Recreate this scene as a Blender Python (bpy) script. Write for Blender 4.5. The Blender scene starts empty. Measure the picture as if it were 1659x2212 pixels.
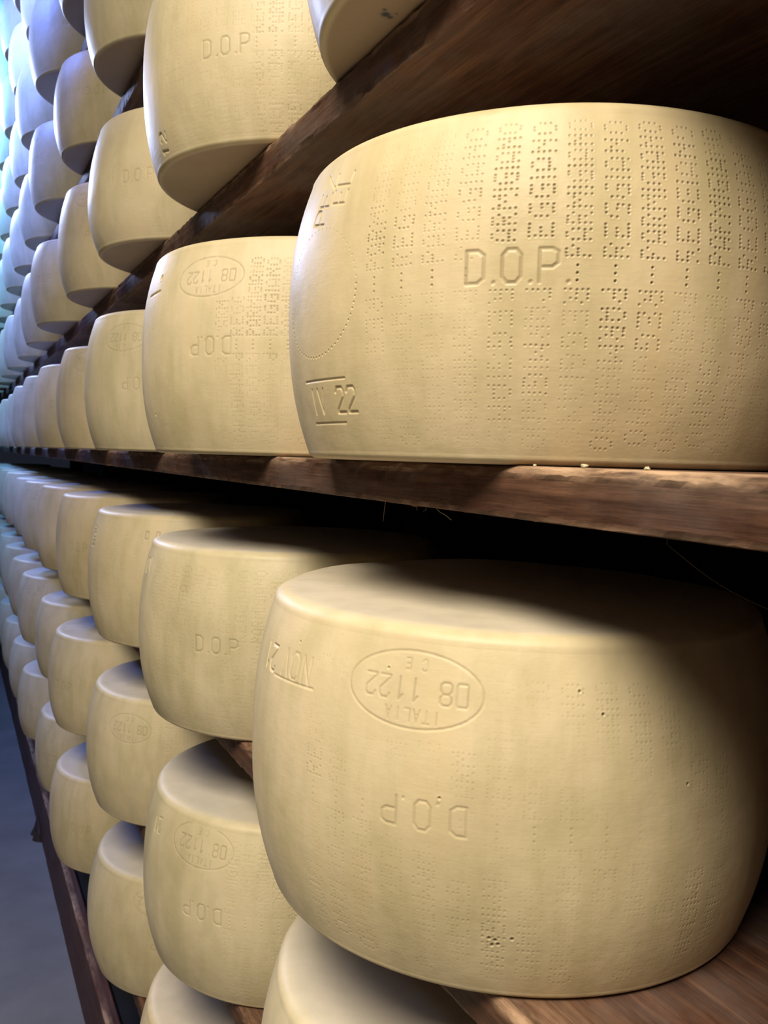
import bpy, math, random
import numpy as np
from mathutils import Matrix, Vector

sc = bpy.context.scene
COL = sc.collection
EYE = 1.53            # camera height above the floor (m)
BOARD_X = 0.3225      # front face of the boards
ROW = 0.3536          # shelf spacing
Z0 = EYE - 0.0032     # top of the eye-level board
THICK = 0.0345

# ------------------------------------------------------------------ camera
cam_data = bpy.data.cameras.new('camera')
cam = bpy.data.objects.new('camera', cam_data)
COL.objects.link(cam)
yaw, pitch, roll = math.radians(27.5864), math.radians(-3.76284), math.radians(1.65116)
fw = Vector((math.sin(yaw)*math.cos(pitch), math.cos(yaw)*math.cos(pitch), math.sin(pitch)))
rt = Vector((math.cos(yaw), -math.sin(yaw), 0))
up = rt.cross(fw)
r2 = rt*math.cos(roll) + up*math.sin(roll)
u2 = -rt*math.sin(roll) + up*math.cos(roll)
cam.matrix_world = Matrix(((r2.x, u2.x, -fw.x, 0), (r2.y, u2.y, -fw.y, 0), (r2.z, u2.z, -fw.z, EYE), (0, 0, 0, 1)))
cam_data.sensor_fit = 'VERTICAL'
cam_data.sensor_height = 36.0
cam_data.sensor_width = 27.0
cam_data.lens = 36.0*1812.8/2212.0
cam_data.clip_start = 0.01
cam_data.dof.use_dof = True
cam_data.dof.focus_distance = 0.75
cam_data.dof.aperture_fstop = 18.0
sc.camera = cam

# ------------------------------------------------------------------ view, world, lights
sc.view_settings.view_transform = 'Standard'
sc.view_settings.look = 'None'
sc.view_settings.gamma = 1.0
sc.view_settings.use_curve_mapping = False
sc.view_settings.exposure = 0.0

world = bpy.data.worlds.new('world')
sc.world = world
world.use_nodes = True
bg = world.node_tree.nodes['Background']
bg.inputs[0].default_value = (0.50, 0.58, 0.90, 1)
bg.inputs[1].default_value = 0.02

def area(name, loc, target, size, size_y, power, color, spread=180):
    d = bpy.data.lights.new(name, 'AREA')
    d.shape = 'RECTANGLE'; d.size = size; d.size_y = size_y
    d.energy = power; d.color = color; d.spread = math.radians(spread)
    o = bpy.data.objects.new(name, d); COL.objects.link(o)
    o.location = loc
    o.rotation_euler = (Vector(target)-Vector(loc)).to_track_quat('-Z', 'Y').to_euler()
    return o

# warm lamp of the aisle, behind the photographer
area('aisle_lamp', (-0.85, -0.38, 3.25), (0.0, 0.25, 0.2), 1.2, 1.1, 65, (1.0, 0.91, 0.765), 140)
# added blue lamps, unseen: tint the far upper wheels like lens flare
area('blue_fill', (-0.75, 3.3, 3.85), (0.30, 3.5, 3.20), 0.5, 1.0, 88, (0.15, 0.26, 1.0), 112)
area('far_blue_fill', (-0.75, 5.3, 3.85), (0.30, 5.2, 3.20), 0.5, 1.2, 62, (0.12, 0.42, 1.0), 100)  # second added lamp, lifts the dark far corner in blue
# cool daylight grazing the wheels from the far end of the aisle
area('end_daylight', (-0.80, 6.6, 3.92), (0.25, 1.2, 2.7), 0.9, 1.0, 52, (0.50, 0.60, 1.0), 84)

# ------------------------------------------------------------------ materials
class NT:
    def __init__(s, name):
        s.m = bpy.data.materials.new(name); s.m.use_nodes = True
        s.t = s.m.node_tree; s.b = s.t.nodes['Principled BSDF']
    def n(s, kind, **kw):
        x = s.t.nodes.new(kind)
        for k, v in kw.items():
            if k == 'op': x.operation = v
            elif k == 'attr': x.attribute_name = v
            elif k == 'blend': x.blend_type = v; x.data_type = 'RGBA'
            else: x.inputs[k.replace('_', ' ')].default_value = v
        return x
    def l(s, a, b): s.t.links.new(a, b)
    def coord(s, scale=(1, 1, 1), rand=False):
        tc = s.n('ShaderNodeTexCoord'); mp = s.n('ShaderNodeMapping')
        mp.inputs['Scale'].default_value = scale
        s.l(tc.outputs['Object'], mp.inputs['Vector'])
        if rand:
            oi = s.n('ShaderNodeObjectInfo'); mu = s.n('ShaderNodeMath', op='MULTIPLY'); mu.inputs[1].default_value = 37.0
            s.l(oi.outputs['Random'], mu.inputs[0]); cx = s.n('ShaderNodeCombineXYZ')
            for i in range(3): s.l(mu.outputs[0], cx.inputs[i])
            s.l(cx.outputs[0], mp.inputs['Location'])
        return mp.outputs[0]
    def noise(s, vec, scale, detail=4, rough=0.55):
        x = s.n('ShaderNodeTexNoise'); x.inputs['Scale'].default_value = scale
        x.inputs['Detail'].default_value = detail; x.inputs['Roughness'].default_value = rough
        s.l(vec, x.inputs['Vector']); return x.outputs['Fac']
    def ramp(s, fac, stops):
        r = s.n('ShaderNodeValToRGB'); e = r.color_ramp.elements
        while len(e) < len(stops): e.new(0.5)
        for i, (p, c) in enumerate(stops):
            e[i].position = p; e[i].color = (*c, 1) if len(c) == 3 else c
        s.l(fac, r.inputs[0]); return r.outputs[0]
    def mix(s, fac, a, b, blend='MIX'):
        x = s.n('ShaderNodeMix', blend=blend)
        for sock, v in ((x.inputs[0], fac), (x.inputs[6], a), (x.inputs[7], b)):
            if hasattr(v, 'links'): s.l(v, sock)
            elif isinstance(v, (int, float)): sock.default_value = v
            else: sock.default_value = (*v, 1)
        return x.outputs[2]
    def math(s, op, a, b=None):
        x = s.n('ShaderNodeMath', op=op)
        for i, v in enumerate((a, b)):
            if v is None: continue
            if hasattr(v, 'links'): s.l(v, x.inputs[i])
            else: x.inputs[i].default_value = v
        return x.outputs[0]
    def bump(s, h, strength, dist, prev=None):
        x = s.n('ShaderNodeBump'); x.inputs['Strength'].default_value = strength; x.inputs['Distance'].default_value = dist
        s.l(h, x.inputs['Height'])
        if prev is not None: s.l(prev, x.inputs['Normal'])
        return x.outputs[0]

def cheese_material():
    m = NT('cheese_rind')
    v = m.coord(rand=True)
    vs = m.coord((1, 1, 0.22), rand=True)        # soft vertical streaks
    big = m.noise(v, 7, 4, .6); strk = m.noise(vs, 26, 5, .6); fine = m.noise(v, 420, 3, .6)
    base = m.ramp(big, [(0.32, (0.62, 0.515, 0.305)), (0.5, (0.71, 0.595, 0.365)), (0.68, (0.78, 0.65, 0.42))])
    gr = m.ramp(strk, [(0.36, (0.88, 0.89, 0.83)), (0.55, (1, 1, 1)), (0.72, (1.0, 0.965, 0.90))])
    c = m.mix(1.0, base, gr, 'MULTIPLY')
    oi = m.n('ShaderNodeObjectInfo')
    tint = m.ramp(oi.outputs['Random'], [(0.0, (0.93, 0.93, 0.92)), (0.5, (1, 1, 1)), (1.0, (1.0, 0.955, 0.90))])
    c = m.mix(1.0, c, tint, 'MULTIPLY')
    # pale dusty bloom on the flat faces
    fa = m.n('ShaderNodeAttribute', attr='flat')
    c = m.mix(m.math('MULTIPLY', fa.outputs['Fac'], 0.5), c, (0.66, 0.60, 0.52))
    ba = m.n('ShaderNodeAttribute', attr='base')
    c = m.mix(m.math('MULTIPLY', ba.outputs['Fac'], 0.9), c, (0.33, 0.235, 0.15))  # underside shade put into the colour: wheel bottoms mixed darker
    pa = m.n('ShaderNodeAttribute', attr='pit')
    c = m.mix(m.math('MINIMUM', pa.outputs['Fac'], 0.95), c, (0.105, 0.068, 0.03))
    st = m.n('ShaderNodeAttribute', attr='stain')
    c = m.mix(st.outputs['Fac'], c, (0.02, 0.045, 0.075))
    m.l(c, m.b.inputs['Base Color'])
    rg = m.math('ADD', m.math('MULTIPLY', strk, 0.30), 0.34)
    m.l(rg, m.b.inputs['Roughness'])
    m.b.inputs['Specular IOR Level'].default_value = 0.42
    m.b.inputs['Subsurface Weight'].default_value = 0.0
    hz = m.noise(m.coord((1, 1, 5), rand=True), 90, 4, .65)
    nb = m.bump(hz, 0.10, 0.0010); nb = m.bump(fine, 0.2, 0.0003, nb)
    nb = m.bump(m.noise(v, 30, 3, .5), 0.3, 0.003, nb)
    m.l(nb, m.b.inputs['Normal'])
    return m.m

def wood_material(name, lo, mid, hi, grey):
    m = NT(name)
    g = m.coord((22, 1.2, 22)); b = m.coord((1.5, 1, 1.5))
    grain = m.noise(g, 5.5, 8, .7); fibre = m.noise(m.coord((160, 5, 160)), 4, 4, .7)
    c = m.ramp(grain, [(0.30, lo), (0.5, mid), (0.70, hi)])
    w = m.ramp(m.noise(b, 5.5, 5, .65), [(0.45, (0, 0, 0)), (0.68, (1, 1, 1))])
    c = m.mix(m.math('MULTIPLY', w, 0.6), c, grey)
    c = m.mix(1.0, c, m.ramp(fibre, [(0.3, (0.75, 0.73, 0.72)), (0.55, (1, 1, 1))]), 'MULTIPLY')
    st = m.ramp(m.noise(m.coord((1, 1, 1)), 9, 5, .6), [(0.52, (1, 1, 1)), (0.72, (0.72, 0.42, 0.28))])
    c = m.mix(0.6, c, st, 'MULTIPLY')
    wa = m.n('ShaderNodeAttribute', attr='worn')
    wn = m.math('MULTIPLY', wa.outputs['Fac'], m.ramp(m.noise(m.coord((60, 12, 60)), 1.5, 4, .7), [(0.35, (0.1, 0.1, 0.1)), (0.6, (1, 1, 1))]))
    c = m.mix(wn, c, (0.58, 0.38, 0.23))
    m.l(c, m.b.inputs['Base Color'])
    m.b.inputs['Roughness'].default_value = 0.62
    m.b.inputs['Specular IOR Level'].default_value = 0.3
    nb = m.bump(fibre, 0.3, 0.0010); nb = m.bump(grain, 0.4, 0.0025, nb)
    m.l(nb, m.b.inputs['Normal'])
    return m.m

def plain_material(name, c1, c2, scale, rough, bumpd=0.002):
    m = NT(name)
    v = m.coord()
    f = m.noise(v, scale, 8, .62)
    m.l(m.ramp(f, [(0.3, c1), (0.7, c2)]), m.b.inputs['Base Color'])
    m.b.inputs['Roughness'].default_value = rough
    m.l(m.bump(m.noise(v, scale*9, 5, .6), 0.3, bumpd), m.b.inputs['Normal'])
    return m.m

CHEESE = cheese_material()
WOOD = wood_material('board_wood', (0.040, 0.017, 0.010), (0.105, 0.047, 0.026), (0.20, 0.098, 0.055), (0.17, 0.135, 0.12))
BEAM = wood_material('beam_wood', (0.045, 0.015, 0.010), (0.095, 0.034, 0.020), (0.17, 0.07, 0.035), (0.07, 0.05, 0.045))
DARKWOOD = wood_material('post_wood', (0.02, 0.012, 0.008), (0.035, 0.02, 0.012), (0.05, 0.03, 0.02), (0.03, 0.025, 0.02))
FLOOR = plain_material('floor_concrete', (0.15, 0.142, 0.135), (0.22, 0.21, 0.20), 3.5, 0.5)
WALL = plain_material('wall_plaster', (0.15, 0.14, 0.13), (0.20, 0.19, 0.175), 4, 0.8)
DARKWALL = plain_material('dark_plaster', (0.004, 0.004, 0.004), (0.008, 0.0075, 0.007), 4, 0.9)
STRAW = plain_material('dry_fibre', (0.20, 0.15, 0.08), (0.33, 0.26, 0.15), 60, 0.8, 0.0002)
CRUMB = plain_material('cheese_crumb', (0.70, 0.60, 0.36), (0.80, 0.70, 0.46), 300, 0.7, 0.0003)
DEBRIS = plain_material('dark_splinter', (0.02, 0.012, 0.01), (0.05, 0.03, 0.02), 90, 0.9)

# ------------------------------------------------------------------ mesh helpers
def mesh_from(name, verts, faces, mat, attrs=None, smooth=True):
    me = bpy.data.meshes.new(name)
    verts = np.asarray(verts, dtype=np.float32); faces = np.asarray(faces, dtype=np.int32)
    k = faces.shape[1]
    me.vertices.add(len(verts)); me.vertices.foreach_set('co', verts.ravel())
    me.loops.add(faces.size); me.loops.foreach_set('vertex_index', faces.ravel())
    me.polygons.add(len(faces))
    me.polygons.foreach_set('loop_start', np.arange(0, faces.size, k, dtype=np.int32))
    me.polygons.foreach_set('loop_total', np.full(len(faces), k, dtype=np.int32))
    me.update(calc_edges=True)
    me.polygons.foreach_set('use_smooth', np.full(len(faces), smooth))
    for an, arr in (attrs or {}).items():
        a = me.attributes.new(an, 'FLOAT', 'POINT'); a.data.foreach_set('value', np.asarray(arr, dtype=np.float32))
    me.materials.append(mat)
    me.validate()
    return me

def put(name, me, loc=(0, 0, 0), label=None, cat=None, group=None, kind=None, parent=None):
    o = bpy.data.objects.new(name, me); COL.objects.link(o); o.location = loc
    if label: o['label'] = label
    if cat: o['category'] = cat
    if group: o['group'] = group
    if kind: o['kind'] = kind
    if parent: o.parent = parent
    return o

def box_mesh(name, x0, x1, y0, y1, z0, z1, mat):
    v = [(x, y, z) for x in (x0, x1) for y in (y0, y1) for z in (z0, z1)]
    f = [(0, 1, 3, 2), (4, 6, 7, 5), (0, 4, 5, 1), (2, 3, 7, 6), (0, 2, 6, 4), (1, 5, 7, 3)]
    return mesh_from(name, v, f, mat, smooth=False)

# ------------------------------------------------------------------ setting
put('floor', box_mesh('floor', -1.6, 1.6, -2.5, 9.0, -0.10, 0.0, FLOOR), kind='structure', label='grey concrete floor of the aisle beside the racks')
put('wall_left', box_mesh('wall_left', -1.75, -1.60, -2.5, 9.0, 0.0, 4.0, WALL), kind='structure', label='pale plaster wall across the aisle')
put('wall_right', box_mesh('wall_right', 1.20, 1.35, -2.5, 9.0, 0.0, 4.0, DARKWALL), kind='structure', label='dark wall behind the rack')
put('ceiling', box_mesh('ceiling', -1.75, 1.35, -2.5, 9.0, 4.0, 4.1, WALL), kind='structure', label='plaster ceiling over the racks')

# ------------------------------------------------------------------ boards
def plank_mesh(name, width, length, thick, seed, mat, jag=0.0009, ny=260):
    rng = np.random.RandomState(seed)
    b = 0.0042
    sec = [(b*1.2, 0, 0.9), (b*.35, -b*.30, 1.0), (0, -b, .7), (0, -b*2, .12), (0, -thick*.5, 0), (0, -thick+b*1.2, 0), (b*.3, -thick+b*.3, .35), (b, -thick, .1),
           (width*.5, -thick, 0), (width-b, -thick, 0), (width, -thick+b, 0), (width, -b, 0), (width-b, 0, 0), (width*.6, 0, 0), (max(width*.15, b*4+.001), 0, 0), (b*4, 0, .35)]
    ns = len(sec); ys = np.linspace(0, length, ny)
    base = np.array([(s[0], s[1]) for s in sec]); worn = np.array([s[2] for s in sec])
    V = np.zeros((ny, ns, 3)); V[:, :, 0] = base[:, 0]; V[:, :, 2] = base[:, 1]; V[:, :, 1] = ys[:, None]
    j = rng.normal(0, 1, (ny, ns)); 
    for _ in range(2): j = (j+np.roll(j, 1, 0)+np.roll(j, -1, 0))/3
    edge = np.zeros(ns); edge[[1, 2, 3, 5, 6, 7]] = 1; 
    V[:, :, 0] += np.abs(j)*edge*jag*2.2
    j2 = rng.normal(0, 1, (ny, ns)); j2 = (j2+np.roll(j2, 1, 0))/2
    e2 = np.zeros(ns); e2[[1, 2, 5, 6]] = 1
    V[:, :, 2] += -np.abs(j2)*e2*jag
    wob = np.sin(ys*1.7+seed)*.0012+np.sin(ys*4.1+seed*2)*.0006
    V[:, 4:7, 0] += wob[:, None]*0.6
    verts = V.reshape(-1, 3)
    i = np.arange(ny-1)[:, None]*ns; a = np.arange(ns)[None]; a2 = (a+1) % ns
    F = np.stack([i+a, i+ns+a, i+ns+a2, i+a2], -1).reshape(-1, 4)
    caps = []
    for row, rev in ((0, False), ((ny-1)*ns, True)):
        for q in range(1, ns//2-1+1):
            lo, hi = q-1, (ns-q) % ns
            quad = [row+lo, row+q, row+(ns-q-1) % ns, row+hi] if q < ns//2 else None
            if quad and len(set(quad)) == 4: caps.append(quad[::-1] if rev else quad)
    F = np.concatenate([F, np.array(caps)], 0)
    W = np.tile(worn, ny)*np.clip(.55+.6*np.repeat((np.sin(ys*9+seed)+np.sin(ys*23)), ns)*.5, .1, 1)
    return mesh_from(name, verts, F, mat, {'worn': W}, smooth=False)

DZ = {-3: .0088, -2: .0127, -1: -.0012, 0: 0, 1: -.0027, 2: .0206, 3: .0042, 4: .008, 5: .006, 6: .004}
BOARDNAME = {-3: 'lowest board, just over the floor beam', -2: 'second board up from the floor', -1: 'board just below eye level',
             0: 'eye-level board', 1: 'first board above eye level', 2: 'second board above eye level', 3: 'third board above eye level',
             4: 'fourth board above eye level', 5: 'fifth board above eye level', 6: 'sixth board above eye level'}
def board_top(r): return Z0+r*ROW+DZ[r]

near_planks = {}
for r in range(-3, 7):
    for part, (ya, yb) in enumerate(((-0.55, 1.864), (1.869, 7.0))):
        me = plank_mesh('shelf_board', 0.47, yb-ya, THICK, r*7+part+50, WOOD, ny=420 if part == 0 else 200)
        where = 'near length' if part == 0 else 'far length'
        lb = {0: 'thick dark brown plank at eye level with a pale worn upper edge, %s',
              1: 'brown plank seen from below running diagonally above the dotted wheel, %s',
              -1: 'brown plank carrying the row of the big oval-stamped wheel, %s'}.get(r, 'dark brown plank, ' + BOARDNAME[r].split(',')[0] + ', %s') % where
        o = put('shelf_board', me, (BOARD_X, ya, board_top(r)), lb, 'shelf board', 'shelf boards of the cheese rack')
        near_planks[(r, part)] = o
bm_ = plank_mesh('floor_beam', 0.035, 7.2, 0.20, 5, BEAM, ny=200)
put('floor_beam', bm_, (BOARD_X-0.003, -0.6, 0.20), 'reddish brown wooden beam lying on the floor under the rack', 'beam')
for k, y in enumerate((-0.45, 1.35, 3.15, 4.95, 6.4)):
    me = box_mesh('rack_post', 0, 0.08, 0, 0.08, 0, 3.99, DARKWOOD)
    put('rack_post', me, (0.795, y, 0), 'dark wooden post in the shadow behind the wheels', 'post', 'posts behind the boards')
put('rack_shade_filler', box_mesh('rack_shade_filler', 0, 0.37, 0, 7.2, 0, 0.17, DARKWALL), (0.365, -0.6, 0), 'added near-black filler darkening the gap behind the reddish floor beam', 'shade filler')  # added block that keeps the gap under the rack black
for k, y in enumerate((-0.45, 1.35, 3.15, 4.95, 6.4)):
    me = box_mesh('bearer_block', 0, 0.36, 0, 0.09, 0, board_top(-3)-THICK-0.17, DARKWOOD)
    put('bearer_block', me, (0.37, y, 0.17), 'dark block on the added filler carrying the lowest board', 'block', 'blocks under the lowest board')

# splinters hanging under the eye-level board
def strand_mesh(name, pts, rad, mat, n=5):
    pts = [Vector(p) for p in pts]; V = []; F = []
    for i, p in enumerate(pts):
        d = (pts[min(i+1, len(pts)-1)]-pts[max(i-1, 0)]).normalized()
        a = d.orthogonal().normalized(); b = d.cross(a)
        rr = rad*(1-.6*i/len(pts))
        for k in range(n):
            t = 2*math.pi*k/n; V.append(p+a*math.cos(t)*rr+b*math.sin(t)*rr)
    for i in range(len(pts)-1):
        for k in range(n): F.append((i*n+k, i*n+(k+1) % n, (i+1)*n+(k+1) % n, (i+1)*n+k))
    return mesh_from(name, V, F, mat)
pl = near_planks[(0, 0)]
off = Vector(pl.location)
for pts in ([(.3235, .617, EYE-.0372), (.323, .618, EYE-.046), (.3225, .6185, EYE-.054)],
            [(.3235, .535, EYE-.0372), (.322, .527, EYE-.0395), (.321, .518, EYE-.041), (.322, .511, EYE-.044)],
            [(.3235, .565, EYE-.0372), (.3225, .562, EYE-.041)],
            [(.3235, .55, EYE-.0372), (.322, .548, EYE-.0395), (.322, .552, EYE-.0405)]):
    sp = put('splinter', strand_mesh('splinter', [Vector(p)-off for p in pts], .00035, STRAW), parent=pl, label='thin pale splinter hanging from the lower edge')

tw = [Vector((.5, .467-.084*t, EYE-.067-.030*t-.004*math.sin(t*math.pi))) for t in np.linspace(-.12, 1.25, 14)]
tw = [Vector((.5, .477, EYE-.0372))]+tw
put('twine', strand_mesh('twine', tw, .00045, STRAW), label='thin strand of twine hanging in the dark under the eye-level board', cat='twine')

def crumb_mesh(seed, s):
    rng = np.random.RandomState(seed); V = []; F = []
    nu, nv = 10, 7
    for j in range(nv):
        ph = math.pi*(j+.5)/nv
        for i in range(nu):
            th = 2*math.pi*i/nu; r = s*(1+rng.uniform(-.3, .3))
            V.append((r*math.sin(ph)*math.cos(th), 1.4*r*math.sin(ph)*math.sin(th), r*.75*math.cos(ph)))
    for j in range(nv-1):
        for i in range(nu): F.append((j*nu+i, (j+1)*nu+i, (j+1)*nu+(i+1) % nu, j*nu+(i+1) % nu))
    for j in (0, nv-1):
        for i in (0, 2, 4, 6):
            F.append((j*nu+i, j*nu+i+1, j*nu+(i+2) % nu, j*nu+(i+2) % nu)) if False else None
    return mesh_from('crumb', V, F, CRUMB, smooth=False)
put('crumb', crumb_mesh(1, .0017), (.3285, .379, Z0+.0012), 'white cheese crumb on the eye-level board edge, nearer the middle of the photo', 'crumb', 'crumbs on the board edge')
put('crumb', crumb_mesh(2, .0013), (.3285, .330, Z0+.0010), 'smaller white cheese crumb on the eye-level board edge, further right', 'crumb', 'crumbs on the board edge')
put('crumb', crumb_mesh(5, .0009), (.3280, .425, Z0+.0006), 'tiniest cheese crumb on the eye-level board edge, left of the other two', 'crumb', 'crumbs on the board edge')
# dark torn wood scrap standing off the floor beam
dv = [(0, 0, 0), (-.035, .02, .004), (-.05, .05, .012), (-.02, .09, .03), (-.045, .13, .028), (-.01, .16, .06), (0, .17, .012), (0, .05, .07), (-.012, .08, .085)]
dv = [(x, y, z) for x, y, z in dv]+[(x+.012, y, z+.004) for x, y, z in dv]
df = [(0, 1, 2, 3), (3, 2, 4, 4+0), (0, 3, 7, 7)]
def scrap():
    import bmesh
    b = bmesh.new(); rng = random.Random(4)
    ring = [b.verts.new(p) for p in ((0, 0, .001), (-.018, .012, .002), (-.030, .03, .002), (-.016, .055, .003), (-.032, .085, .003), (-.010, .12, .002), (0, .15, .001))]
    top = [b.verts.new((v.co.x*.62, v.co.y*.9+.01, .02+rng.random()*.045)) for v in ring]
    for i in range(len(ring)-1): b.faces.new((ring[i], ring[i+1], top[i+1], top[i]))
    b.faces.new(ring[::-1]); b.faces.new(top); b.faces.new((ring[-1], ring[0], top[0], top[-1]))
    me = bpy.data.meshes.new('wood_scrap'); b.to_mesh(me); b.free(); me.materials.append(DEBRIS); return me
put('wood_scrap', scrap(), (.3185, 3.40, 0), 'dark torn scrap of wood on the grey floor against the beam', 'wood scrap')

# ------------------------------------------------------------------ cheese wheels
DOTS = {
 'A': ['.XX.', 'X..X', 'X..X', 'XXXX', 'X..X'], 'R': ['XXX.', 'X..X', 'XXX.', 'X.X.', 'X..X'],
 'P': ['XXX.', 'X..X', 'XXX.', 'X...', 'X...'], 'M': ['X...X', 'XX.XX', 'X.X.X', 'X...X', 'X...X'],
 'I': ['X', 'X', 'X', 'X', 'X'], 'G': ['.XXX', 'X...', 'X.XX', 'X..X', '.XXX'],
 'N': ['X..X', 'XX.X', 'X.XX', 'X..X', 'X..X'], 'O': ['.XX.', 'X..X', 'X..X', 'X..X', '.XX.'],
 'E': ['XXXX', 'X...', 'XXX.', 'X...', 'XXXX'], '-': ['.', '.', 'X', '.', '.'], ' ': ['.', '.', '.', '.', '.']}
STROKES = {  # unit box, width 0.6, height 1
 'D': [[(.0, 0), (0, 1), (.35, 1), (.55, .85), (.55, .15), (.35, 0), (0, 0)]],
 'O': [[(.15, 0), (0, .18), (0, .82), (.15, 1), (.42, 1), (.57, .82), (.57, .18), (.42, 0), (.15, 0)]],
 '0': [[(.05, 0), (0, .1), (0, .9), (.05, 1), (.48, 1), (.53, .9), (.53, .1), (.48, 0), (.05, 0)]],
 'P': [[(0, 0), (0, 1), (.38, 1), (.55, .9), (.55, .58), (.38, .45), (0, .45)]],
 '.': [[(.08, 0), (.10, .02)]], ' ': [],
 '8': [[(.12, .52), (0, .68), (0, .88), (.12, 1), (.42, 1), (.54, .88), (.54, .68), (.42, .52), (.12, .52), (0, .36), (0, .12), (.12, 0), (.42, 0), (.54, .12), (.54, .36), (.42, .52)]],
 '1': [[(.1, .78), (.28, 1), (.28, 0)]],
 '2': [[(0, .82), (.1, 1), (.44, 1), (.54, .86), (.54, .62), (.04, .12), (0, 0), (.56, 0)]],
 'I': [[(.25, 0), (.25, 1)]], 'T': [[(0, 1), (.56, 1)], [(.28, 1), (.28, 0)]],
 'A': [[(0, 0), (.28, 1), (.56, 0)], [(.12, .36), (.44, .36)]], 'L': [[(0, 1), (0, 0), (.5, 0)]],
 'C': [[(.5, .85), (.38, 1), (.12, 1), (0, .85), (0, .15), (.12, 0), (.38, 0), (.5, .15)]],
 'E': [[(.5, 1), (0, 1), (0, 0), (.5, 0)], [(0, .5), (.4, .5)]],
 'N': [[(0, 0), (0, 1), (.5, 0), (.5, 1)]], 'V': [[(0, 1), (.27, 0), (.54, 1)]],
 'Z': [[(0, 1), (.54, 1), (0, 0), (.54, 0)]], '7': [[(0, 1), (.54, 1), (.18, 0)]]}

WH, WR, WRR = 0.2362, 0.22, 0.1999

def smooth_noise(rng, shape, cells):
    g = rng.uniform(0, 1, (cells[0]+2, cells[1]+2))
    y = np.linspace(0, cells[0], shape[0]); x = np.linspace(0, cells[1], shape[1])
    yi = y.astype(int); xi = x.astype(int); fy = (y-yi)[:, None]; fx = (x-xi)[None]
    fy = fy*fy*(3-2*fy); fx = fx*fx*(3-2*fx)
    a = g[yi][:, xi]; b = g[yi][:, xi+1]; c = g[yi+1][:, xi]; d = g[yi+1][:, xi+1]
    return (a*(1-fx)+b*fx)*(1-fy)+(c*(1-fx)+d*fx)*fy

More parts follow.
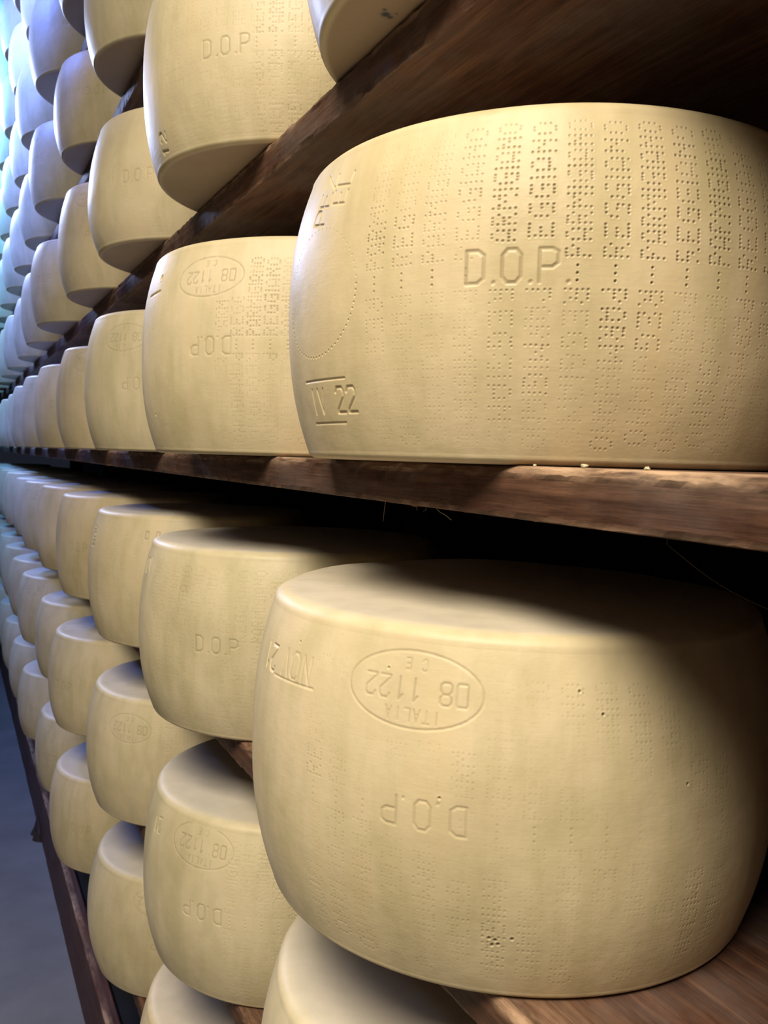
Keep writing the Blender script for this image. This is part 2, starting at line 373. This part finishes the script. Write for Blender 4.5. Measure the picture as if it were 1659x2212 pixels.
class Wheel:
    """A wheel with a finely divided visible side into which the marks are pressed."""
    def __init__(s, H, R, RR, th0, th1, step, seed, lump=1.0, bulge=2.4, slump=0.0):
        s.H, s.R, s.RR, s.seed = H, R, RR, seed
        s.rng = np.random.RandomState(seed)
        nth = max(24, int((th1-th0)*R/step)); s.nd = nth
        rest = np.linspace(th1, th0+2*math.pi, 50)[1:-1]
        s.th = np.concatenate([np.linspace(th0, th1, nth), rest])
        s.bv = 0.0105; s.bb = 0.0060
        nz = max(24, int((H-2*s.bv)/step))
        s.z = np.linspace(s.bb, H-s.bv, nz)
        s.D = np.zeros((nz, nth)); s.P = np.zeros((nz, nth))
        s.sarc = s.th[:nth]*R
        s.bulge, s.lump, s.slump = bulge, lump, slump
    def prof(s, z):
        t = z/s.H; tt = np.clip(t+s.slump*t*(1-t), 0, 1)
        return s.RR+(s.R-s.RR)*(1-np.abs(2*tt-1)**s.bulge)
    def _win(s, x0, x1, z0, z1):
        i0, i1 = np.searchsorted(s.sarc, [x0, x1]); j0, j1 = np.searchsorted(s.z, [z0, z1])
        return i0, i1, j0, j1
    def dot(s, x, z, r, depth, dark):
        i0, i1, j0, j1 = s._win(x-2.6*r, x+2.6*r, z-2.6*r, z+2.6*r)
        if i1 <= i0 or j1 <= j0: return
        d = np.hypot(s.sarc[i0:i1][None]-x, s.z[j0:j1][:, None]-z)/r
        g = np.exp(-d**4*.9)
        s.D[j0:j1, i0:i1] = np.minimum(s.D[j0:j1, i0:i1], -depth*g)
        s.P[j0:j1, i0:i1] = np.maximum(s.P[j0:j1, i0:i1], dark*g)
        rim = np.exp(-((d-1.5)/.45)**2)*depth*.22
        s.D[j0:j1, i0:i1] += rim*(g < .3)
    def seg(s, x0, z0, x1, z1, w, depth, dark):
        m = 2.6*w
        i0, i1, j0, j1 = s._win(min(x0, x1)-m, max(x0, x1)+m, min(z0, z1)-m, max(z0, z1)+m)
        if i1 <= i0 or j1 <= j0: return
        X = s.sarc[i0:i1][None]; Z = s.z[j0:j1][:, None]
        dx, dz = x1-x0, z1-z0; L = dx*dx+dz*dz+1e-12
        t = np.clip(((X-x0)*dx+(Z-z0)*dz)/L, 0, 1)
        d = np.hypot(X-x0-t*dx, Z-z0-t*dz)/w
        g = np.exp(-d**4*.8)
        s.D[j0:j1, i0:i1] = np.minimum(s.D[j0:j1, i0:i1], -depth*g)
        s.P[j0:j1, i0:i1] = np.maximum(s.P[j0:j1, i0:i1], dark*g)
    def poly(s, pts, w, depth, dark):
        for a, b in zip(pts[:-1], pts[1:]): s.seg(*a, *b, w, depth, dark*s.rng.uniform(.45, 1.15))
    def text(s, txt, th, z, h, rot=0, w=.0009, depth=.0006, dark=.4, adv=.85, slant=0):
        """incised letters centred on (th, z); rot in degrees"""
        wd = sum((.35 if c == '.' else adv) for c in txt)*h; x = -wd/2; ca, sa = math.cos(math.radians(rot)), math.sin(math.radians(rot))
        for c in txt:
            for st in STROKES[c]:
                pts = []
                for px, pz in st:
                    a = x+px*h+slant*pz*h; b = (pz-.5)*h
                    pts.append((th*s.R+a*ca-b*sa, z+a*sa+b*ca))
                s.poly(pts, w, depth, dark)
            x += (.35 if c == '.' else adv)*h
    def oval(s, th, z, a, b, w=.0008, depth=.00042, dark=.17, rot=180):
        pts = [(th*s.R+a*math.cos(t), z+b*math.sin(t)) for t in np.linspace(0, 2*math.pi, 49)]
        s.poly(pts, w, depth, dark)
        k = -1 if rot == 180 else 1
        s.text('08 1122', th, z, b*.58, rot, w*.95, depth, dark*1.5, .80)
        s.text('ITALIA', th, z+k*b*.66, b*.32, rot, w*.8, depth*.7, dark*1.2, .9)
        s.text('C E', th, z-k*b*.66, b*.28, rot, w*.7, depth*.7, dark*1.3, .9)
    def columns(s, th_list, zmid, gain, dark, r=.00092, depth=.0011, start=0, avoid=(), asp=1.0):
        R = s.R; N = smooth_noise(s.rng, (40, 60), (5, 9))
        for k, th in enumerate(th_list):
            x0 = th*R; par = (k+start) % 2
            upw, dnw = ('REGGIANO', 'PARMIGIANO') if par else ('PARMIGIANO', 'REGGIANO')
            for word, sgn in ((upw, 1), (dnw, -1)):
                zz = zmid+sgn*.010; lim = .0885 if sgn > 0 else .100
                stp = .00262*asp
                tot = sum(len(DOTS[c][0])+1 for c in word)*stp
                sq = min(1.0, lim/tot)
                j = 0
                cg = s.rng.uniform(.7, 1.15)
                for c in word:
                    pat = DOTS[c]; n = len(pat[0]); lg = s.rng.uniform(.65, 1.1)
                    for ci in range(n):
                        for ri in range(5):
                            if pat[ri][ci] != 'X' or s.rng.rand() < .04: continue
                            z = zz+sgn*(j+ci)*stp*sq; x = x0+sgn*-1*(2-ri)*-.0035 if sgn < 0 else x0-(2-ri)*.0035
                            if sgn < 0: x = x0+(2-ri)*.0035
                            if any(abs(x-ax*R) < aw and abs(z-az) < ah for ax, az, aw, ah in avoid): continue
                            u = min(39, int(z/s.H*39)); v = int((x/R-s.th[0])/(s.th[s.nd-1]-s.th[0])*59) % 60
                            g = gain(x/R, z)*(.45+.9*N[max(u, 0), v])*cg*lg
                            if g < .06: continue
                            g = min(g, 1.05)
                            s.dot(x+s.rng.normal(0, .00012), z+s.rng.normal(0, .00012), r*(.75+.3*g), depth*g, dark*g*s.rng.uniform(.6, 1.1))
                    j += n+1
            for q in (-.0045, 0, .0045):
                if any(abs(x0-ax*R) < aw and abs(zmid+q-az) < ah for ax, az, aw, ah in avoid): continue
                g = gain(th, zmid)
                s.dot(x0, zmid+q, r, depth*g, dark*g)
    def mesh(s, name, stains=()):
        H, R = s.H, s.R; n = len(s.th); bv = s.bv; bb = s.bb; nd = s.nd
        rr = s.RR
        rows = []      # (radius, z, flat)
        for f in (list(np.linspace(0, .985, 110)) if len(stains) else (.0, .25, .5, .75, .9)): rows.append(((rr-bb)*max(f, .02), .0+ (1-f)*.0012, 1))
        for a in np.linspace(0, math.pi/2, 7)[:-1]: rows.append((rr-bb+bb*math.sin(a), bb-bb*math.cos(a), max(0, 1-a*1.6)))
        nb = len(rows)
        for z in s.z: rows.append((None, z, 0))
        for a in np.linspace(0, math.pi/2, 7)[1:]: rows.append((rr-bv+bv*math.cos(a), H-bv+bv*math.sin(a), max(0, 1-(math.pi/2-a)*1.6)))
        for f in (.97, .9, .75, .5, .25, .0): rows.append(((rr-bv)*max(f, .02), H+(1-f)*.0015, 1))
        m = len(rows)
        Rr = np.zeros((m, n)); Z = np.zeros((m, n)); FL = np.zeros((m, n)); PT = np.zeros((m, n))
        r0 = s.prof(s.z)
        # bevel rings meet the side profile exactly
        k0, k1 = r0[0]-rr, r0[-1]-rr
        for i, (ra, z, fl) in enumerate(rows):
            if ra is None: Rr[i] = s.prof(np.array([z]))[0]
            elif i < nb: Rr[i] = ra+k0*max(0, min(1, (ra-(rr-bb))/bb))
            else: Rr[i] = ra+k1*max(0, min(1, (ra-(rr-bv))/bv))
            Z[i] = z; FL[i] = fl
        rng = s.rng; th = s.th[None]; zz = Z/H
        L = np.zeros((m, n))
        for k in range(1, 7):
            for q in range(3):
                L += rng.normal(0, 1)/(k**1.1)*np.sin(k*th+rng.uniform(0, 6.28))*np.cos(math.pi*q*zz+rng.uniform(0, 3))
        L *= .00055*s.lump
        Rr *= 1; mask = np.clip(Rr/rr, 0, 1)**2
        Rr += L*mask
        zr = sum(rng.normal(0, 1)/(k+1)*np.sin(k*th+rng.uniform(0, 6.28)) for k in range(2, 9))*.0007*s.lump
        Z += zr*np.clip((zz-.75)*4, 0, 1)*mask**2
        ns = len(s.z)
        fade = np.ones(ns); fade[:3] = fade[-3:] = 0
        Rr[nb:nb+ns, :nd] += s.D*fade[:, None]; PT[nb:nb+ns, :nd] = s.P*fade[:, None]
        X = Rr*np.cos(th); Y = Rr*np.sin(th)
        verts = np.stack([X, Y, Z], -1).reshape(-1, 3)
        i = np.arange(m-1)[:, None]*n; a = np.arange(n)[None]; a2 = (a+1) % n
        F = np.stack([i+a, i+a2, i+n+a2, i+n+a], -1).reshape(-1, 4)
        c0, c1 = len(verts), len(verts)+1
        verts = np.concatenate([verts, [[0, 0, .0012], [0, 0, H+.0015]]])
        tri = []
        for q in range(0, n-1, 2):
            q2 = (q+2) if q+2 < n else 0
            tri.append((c0, q2, q+1, q)); tri.append((c1, (m-1)*n+q, (m-1)*n+q+1, (m-1)*n+q2))
        if n % 2: pass
        F = np.concatenate([F, np.array(tri)])
        ST = np.zeros(len(verts))
        for (sx, sy, sz, sr, amt) in stains:
            d = np.linalg.norm(verts-np.array([sx, sy, sz]), axis=1); ST = np.maximum(ST, amt*np.exp(-(d/sr)**4))
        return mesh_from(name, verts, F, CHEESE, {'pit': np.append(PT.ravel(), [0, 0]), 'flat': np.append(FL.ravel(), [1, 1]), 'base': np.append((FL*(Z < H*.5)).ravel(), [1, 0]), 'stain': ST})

TH0, TH1 = 2.75, 5.05
YS = {(0, 0): (0.5878, .0071, -.0084, -.0029), (0, 1): (1.0527, -.0104, .0064, .0024), (0, 2): (1.5859, -.0066, .0025, .0016), (0, 3): (2.1104, .0012, -.0019, -.0001),
 (0, 4): (2.6172, -.0036, -.0012, .0009), (0, 5): (3.1068, -.0066, .0026, .0016), (0, 6): (3.5968, -.0063, 0, .0016), (-1, 0): (0.6023, -.0066, .0093, .0028),
 (-1, 1): (1.1339, .0021, .0012, -.0005), (-1, 2): (1.6532, .0073, .007, -.0018), (-1, 3): (2.1756, .006, .0098, -.0015), (-1, 4): (2.6769, .004, .0085, -.001),
 (-2, 1): (1.1248, .0082, -.0008, -.0021), (-2, 2): (1.6816, .0092, .0028, -.0023), (-2, 3): (2.2257, -.0029, .0018, .0008), (-2, 4): (2.7266, .007, -.0008, -.0018),
 (-2, 5): (3.2655, -.0038, .004, .001), (-3, 2): (1.7199, .0182, .0011, -.0047), (-3, 3): (2.2534, .0021, .0014, -.0005), (-3, 4): (2.756, .0094, -.0002, -.0024),
 (-3, 5): (3.2977, -.0003, .0027, .0001), (1, 0): (0.6091, .0168, .0008, -.0038), (1, 1): (1.0788, -.0149, 0, -.0047), (1, 2): (1.5835, -.0055, -.0151, -.0024),
 (1, 3): (2.0759, -.0004, 0, -.0007), (1, 4): (2.6423, -.0097, -.0066, .0025), (2, 2): (1.6968, -.0072, 0, -.010), (2, 3): (2.2774, .0091, -.0175, -.0022),
 (2, 4): (2.8092, -.004, -.0061, .001), (3, 4): (2.7387, -.0083, 0, .002), (3, 5): (3.2516, -.0096, -.0035, .0024),
 (-2, 0): (0.6150, .004, .002, 0), (-3, 1): (1.175, .010, 0, -.002), (-3, 0): (0.64, .004, 0, 0)}
jit = random.Random(11)
FIRST = {-3: 1, -2: 0, -1: 0, 0: 0, 1: 0, 2: 2, 3: 3, 4: 5, 5: 6, 6: 8}
LAST = {-3: 10, -2: 11, -1: 11, 0: 9, 1: 11, 2: 10, 3: 9, 4: 9, 5: 9, 6: 9}
for r in FIRST:
    known = sorted(k[1] for k in YS if k[0] == r)
    for i in range(0, LAST[r]+1):
        if (r, i) in YS: continue
        if known and i < known[0]: base = YS[(r, known[0])][0]-.52*(known[0]-i)
        elif known: base = YS[(r, known[-1])][0]+.515*(i-known[-1])
        else: base = .62+.525*i
        YS[(r, i)] = (base+jit.uniform(-.012, .012), jit.uniform(-.006, .006), jit.uniform(-.004, .003), jit.uniform(-.002, .0015))

def dims(k):
    y, dx, dh, dr = YS[k]
    return WH+dh, WR+dr, WRR+dr

near = {}
def wheel00():
    H, R, RR = dims((0, 0)); w = Wheel(H, R, RR, 2.85, 5.0, .00050, 100, lump=1.1)
    ths = [3.514+.1045*i for i in range(14)]
    # marks pressed into the side: neat lettering upright across the dotted columns
    def gain(th, z):
        g = .55+.85*math.exp(-((z-.145)/.060)**2)
        g *= .52+.62*math.exp(-((th-4.18)/.45)**2)
        if z < .07: g *= .8
        return g
    w.columns(ths, .117, gain, .66, r=.00082, depth=.0006, start=0, avoid=((3.975, .122, .027, .0135),))
    w.text('D.O.P.', 3.985, .1215, .0200, 0, .0011, .00055, .34, .78)
    w.text('IV 22', 3.265, .0425, .0175, 0, .0009, .0009, .16, .78)
    w.seg(3.08*R, .0575, 3.36*R, .0575, .0007, .0007, .1); w.seg(3.10*R, .0265, 3.33*R, .0265, .0007, .0006, .1)
    w.text('PEZ', 3.19, .190, .0185, 80, .0009, .0010, .14, .72); w.text('EL', 3.30, .194, .0185, 80, .0009, .0009, .2, .72)
    for t in np.linspace(0, 1, 34):       # dotted oval of the consortium mark
        a = math.pi*1.05+t*math.pi*.95
        w.dot((3.19+.245*math.cos(a))*R, .120+.046*math.sin(a), .0008, .0006, .12)
    for t in np.linspace(0, 1, 26):
        a = t*math.pi*.9
        w.dot((3.19+.245*math.cos(a))*R, .120+.046*math.sin(a), .0007, .0003, .03)
    return w.mesh('cheese_wheel')
def wheelm10():
    H, R, RR = dims((-1, 0)); w = Wheel(H, R, RR, 2.85, 5.0, .00060, 200, lump=1.3)
    def gain(th, z): return .42+.25*math.sin(th*9+z*60)+(.22 if z < .09 else 0)
    w.columns([3.44+.105*i for i in range(14)], .122, gain, .34, r=.0009, depth=.0003, start=1, avoid=((3.83, .125, .030, .016), (3.79, .206, .054, .033)))
    w.oval(3.79, .2045, .0505, .0245)
    w.text('D.O.P', 3.835, .1255, .019, 180, .0009, .00042, .18, .92)
    w.text('NOV', 3.27, .201, .019, 180, .0010, .00045, .04, .8); w.seg(3.14*R, .188, 3.40*R, .190, .0008, .0006, .03); w.text('21', 3.06, .199, .019, 180, .0010, .0012, .1, .8)
    for dx_, dz_ in ((0, 0), (.002, .004), (-.002, .005), (.004, .001), (.013, .006)): w.dot(4.067*R+dx_, .044+dz_, .0011, .0010, .75)
    for th, z, d in ((4.37, .198, .9), (3.28, .219, .5), (3.70, .216, .3), (4.30, .212, .6), (4.65, .150, .5), (3.9, .139, .4)): w.dot(th*R, z, .0010, .0010, d)
    return w.mesh('cheese_wheel')
def side(k, step, seed, fn, lump=1.2, **kw):
    H, R, RR = dims(k); w = Wheel(H, R, RR, TH0, TH1, step, seed, lump=lump)
    fn(w); return w.mesh('cheese_wheel', **kw)
def f01(w):
    w.columns([3.57+.088*i for i in range(12)], .120, lambda th, z: (.15 if th < 3.8 else .95)*(.9 if z > .1 else .55), .48, r=.0010, depth=.0006, start=1, avoid=((3.75, .120, .030, .015), (3.73, .197, .055, .026)))
    w.oval(3.728, .197, .0475, .0225, dark=.28); w.text('D.O.P', 3.757, .1195, .019, 180, .0010, .0006, .24, .80)
    w.seg(3.15*w.R, .188, 3.32*w.R, .190, .0012, .0014, .05); w.dot(3.30*w.R, .207, .0028, .0015, .35); w.dot(3.26*w.R, .0455, .0016, .001, .3)
def fm11(w):
    w.columns([3.33+.100*i for i in range(13)], .120, lambda th, z: .62+(.25 if z > .12 else -.1), .30, r=.0010, depth=.0005, start=0, avoid=((3.89, .122, .030, .016),))
    w.text('D.O.P', 3.90, .1225, .019, 0, .0010, .0006, .28, .92); w.text('NOV', 3.10, .203, .018, 10, .0011, .0010, .12, .8)
def fm21(w):
    w.columns([3.95+.095*i for i in range(9)], .120, lambda th, z: .55, .28, r=.0010, depth=.0010)
    w.oval(3.71, .2005, .052, .0250, dark=.22); w.text('D.O.P', 3.745, .1225, .019, 180, .0010, .0006, .24, .92); w.text('21', 3.23, .197, .018, 190, .001, .001, .1)
def fm22(w):
    w.oval(3.82, .187, .050, .0250, dark=.25, ); w.columns([4.1+.1*i for i in range(7)], .12, lambda th, z: .5, .3, r=.0011)
def f11(w):
    w.columns([3.45+.100*i for i in range(13)], .098, lambda th, z: .45+(.4 if th > 4.05 else 0), .30, r=.0010, depth=.0005, start=1, avoid=((3.88, .098, .030, .016),))
    w.text('D.O.P', 3.89, .0985, .019, 0, .0010, .0006, .28, .92); w.text('12', 3.285, .0225, .018, 82, .0012, .0014, .35, .8)
def f12(w):
    w.text('D.O.P', 3.87, .101, .019, 0, .0010, .0006, .22, .92); w.columns([3.6+.1*i for i in range(9)], .100, lambda th, z: .35, .3)
def f02(w):
    w.oval(3.74, .190, .048, .023, dark=.22); w.text('D.O.P', 3.87, .112, .019, 180, .0010, .0006, .22, .92)
def fm12(w):
    w.columns([3.35+.1*i for i in range(11)], .12, lambda th, z: .45, .26, r=.001)
    w.text('0 0', 4.02, .207, .012, 0, .0011, .0010, .35, .9); w.text('NOV', 3.22, .198, .017, 95, .0012, .0012, .2, .8)
def fm20(w):
    w.columns([3.5+.1*i for i in range(12)], .12, lambda th, z: .4, .26, r=.001)
def f10(w):
    w.columns([3.5+.1*i for i in range(12)], .12, lambda th, z: .4, .26, r=.001)

UNIQUE = {(0, 0): wheel00, (-1, 0): wheelm10,
 (0, 1): lambda: side((0, 1), .0009, 301, f01), (-1, 1): lambda: side((-1, 1), .0009, 302, fm11), (-2, 1): lambda: side((-2, 1), .0009, 303, fm21),
 (-2, 2): lambda: side((-2, 2), .0012, 304, fm22), (1, 1): lambda: side((1, 1), .0009, 305, f11), (1, 2): lambda: side((1, 2), .0013, 306, f12, lump=1.6),
 (0, 2): lambda: side((0, 2), .0013, 307, f02), (-1, 2): lambda: side((-1, 2), .0013, 308, fm12), (-2, 0): lambda: side((-2, 0), .0016, 309, fm20),
 (1, 0): lambda: side((1, 0), .0016, 310, f10, stains=((-.157, .004, .0004, .0040, .92), (-.152, .006, .0004, .0028, .8), (-.161, -.002, .0004, .0020, .8), (-.150, -.001, .0004, .0016, .6)))}
generic = []
for g in range(4):
    w = Wheel(WH, WR, WRR, TH0, TH1, .0022, 400+g, lump=1.8)
    w.columns([3.1+g*.03+.1*i for i in range(17)], .118, lambda th, z: .4, .22, r=.0013, depth=.0004, start=g)
    if g % 2: w.oval(3.75, .198, .048, .024, w=.0011, depth=.0005, dark=.15)
    w.text('D.O.P', 3.85, .12, .019, 180 if g % 2 else 0, .0012, .0005, .18, .92)
    generic.append(w.mesh('cheese_wheel'))

ORD = ['nearest', 'second', 'third', 'fourth', 'fifth', 'sixth', 'seventh', 'eighth', 'ninth', 'tenth', 'eleventh', 'twelfth']
SPECIAL = {
 (0, 0): 'largest wheel, at eye level, crisp dotted lettering and upright D.O.P. stamp',
 (-1, 0): 'big wheel at bottom right with large upside-down oval 08 1122 stamp',
 (0, 1): 'wheel left of the big dotted one, upside-down oval stamp near its top rim',
 (-1, 1): 'wheel just below eye level with upright D.O.P., left of the big oval-stamped one',
 (-2, 1): 'wheel in the lower left with a clear upside-down oval stamp and upside-down D.O.P.',
 (-2, 0): 'wheel cut off by the bottom edge, under the big oval-stamped wheel',
 (-2, 2): 'lower left wheel with a small round-looking oval stamp on its upper side',
 (1, 0): 'wheel at the top edge seen from below with a dark blue-green spot on its underside',
 (1, 1): 'upper wheel with faint upright D.O.P. and a sideways 12 near its base',
 (1, 2): 'upper wheel with very faint D.O.P., second left of the blue-spotted one',
 (0, 2): 'eye-level wheel with faint upside-down oval stamp, two left of the big dotted one',
 (-1, 2): 'wheel just below eye level with two small ring marks near its top rim',
}
for r in sorted(FIRST):
    for i in range(FIRST[r], LAST[r]+1):
        y, dx, dh, dr = YS[(r, i)]
        if (r, i) in UNIQUE:
            me = UNIQUE[(r, i)](); sx = sz = 1.0; rot = 0
        else:
            me = generic[jit.randrange(4)]; sx = (WR+dr)/WR; sz = (WH+dh)/WH; rot = jit.uniform(-.35, .35)
        lb = SPECIAL.get((r, i)) or 'pale wheel on the %s, %s from the camera' % (BOARDNAME[r].split(',')[0], ORD[i-FIRST[r]] if FIRST[r] < 2 and r != -3 else ORD[i-FIRST[r]]+' in view')
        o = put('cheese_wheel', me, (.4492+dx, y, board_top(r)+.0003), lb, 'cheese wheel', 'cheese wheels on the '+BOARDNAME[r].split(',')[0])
        o.rotation_euler = (0, 0, rot); o.scale = (sx, sx, sz)
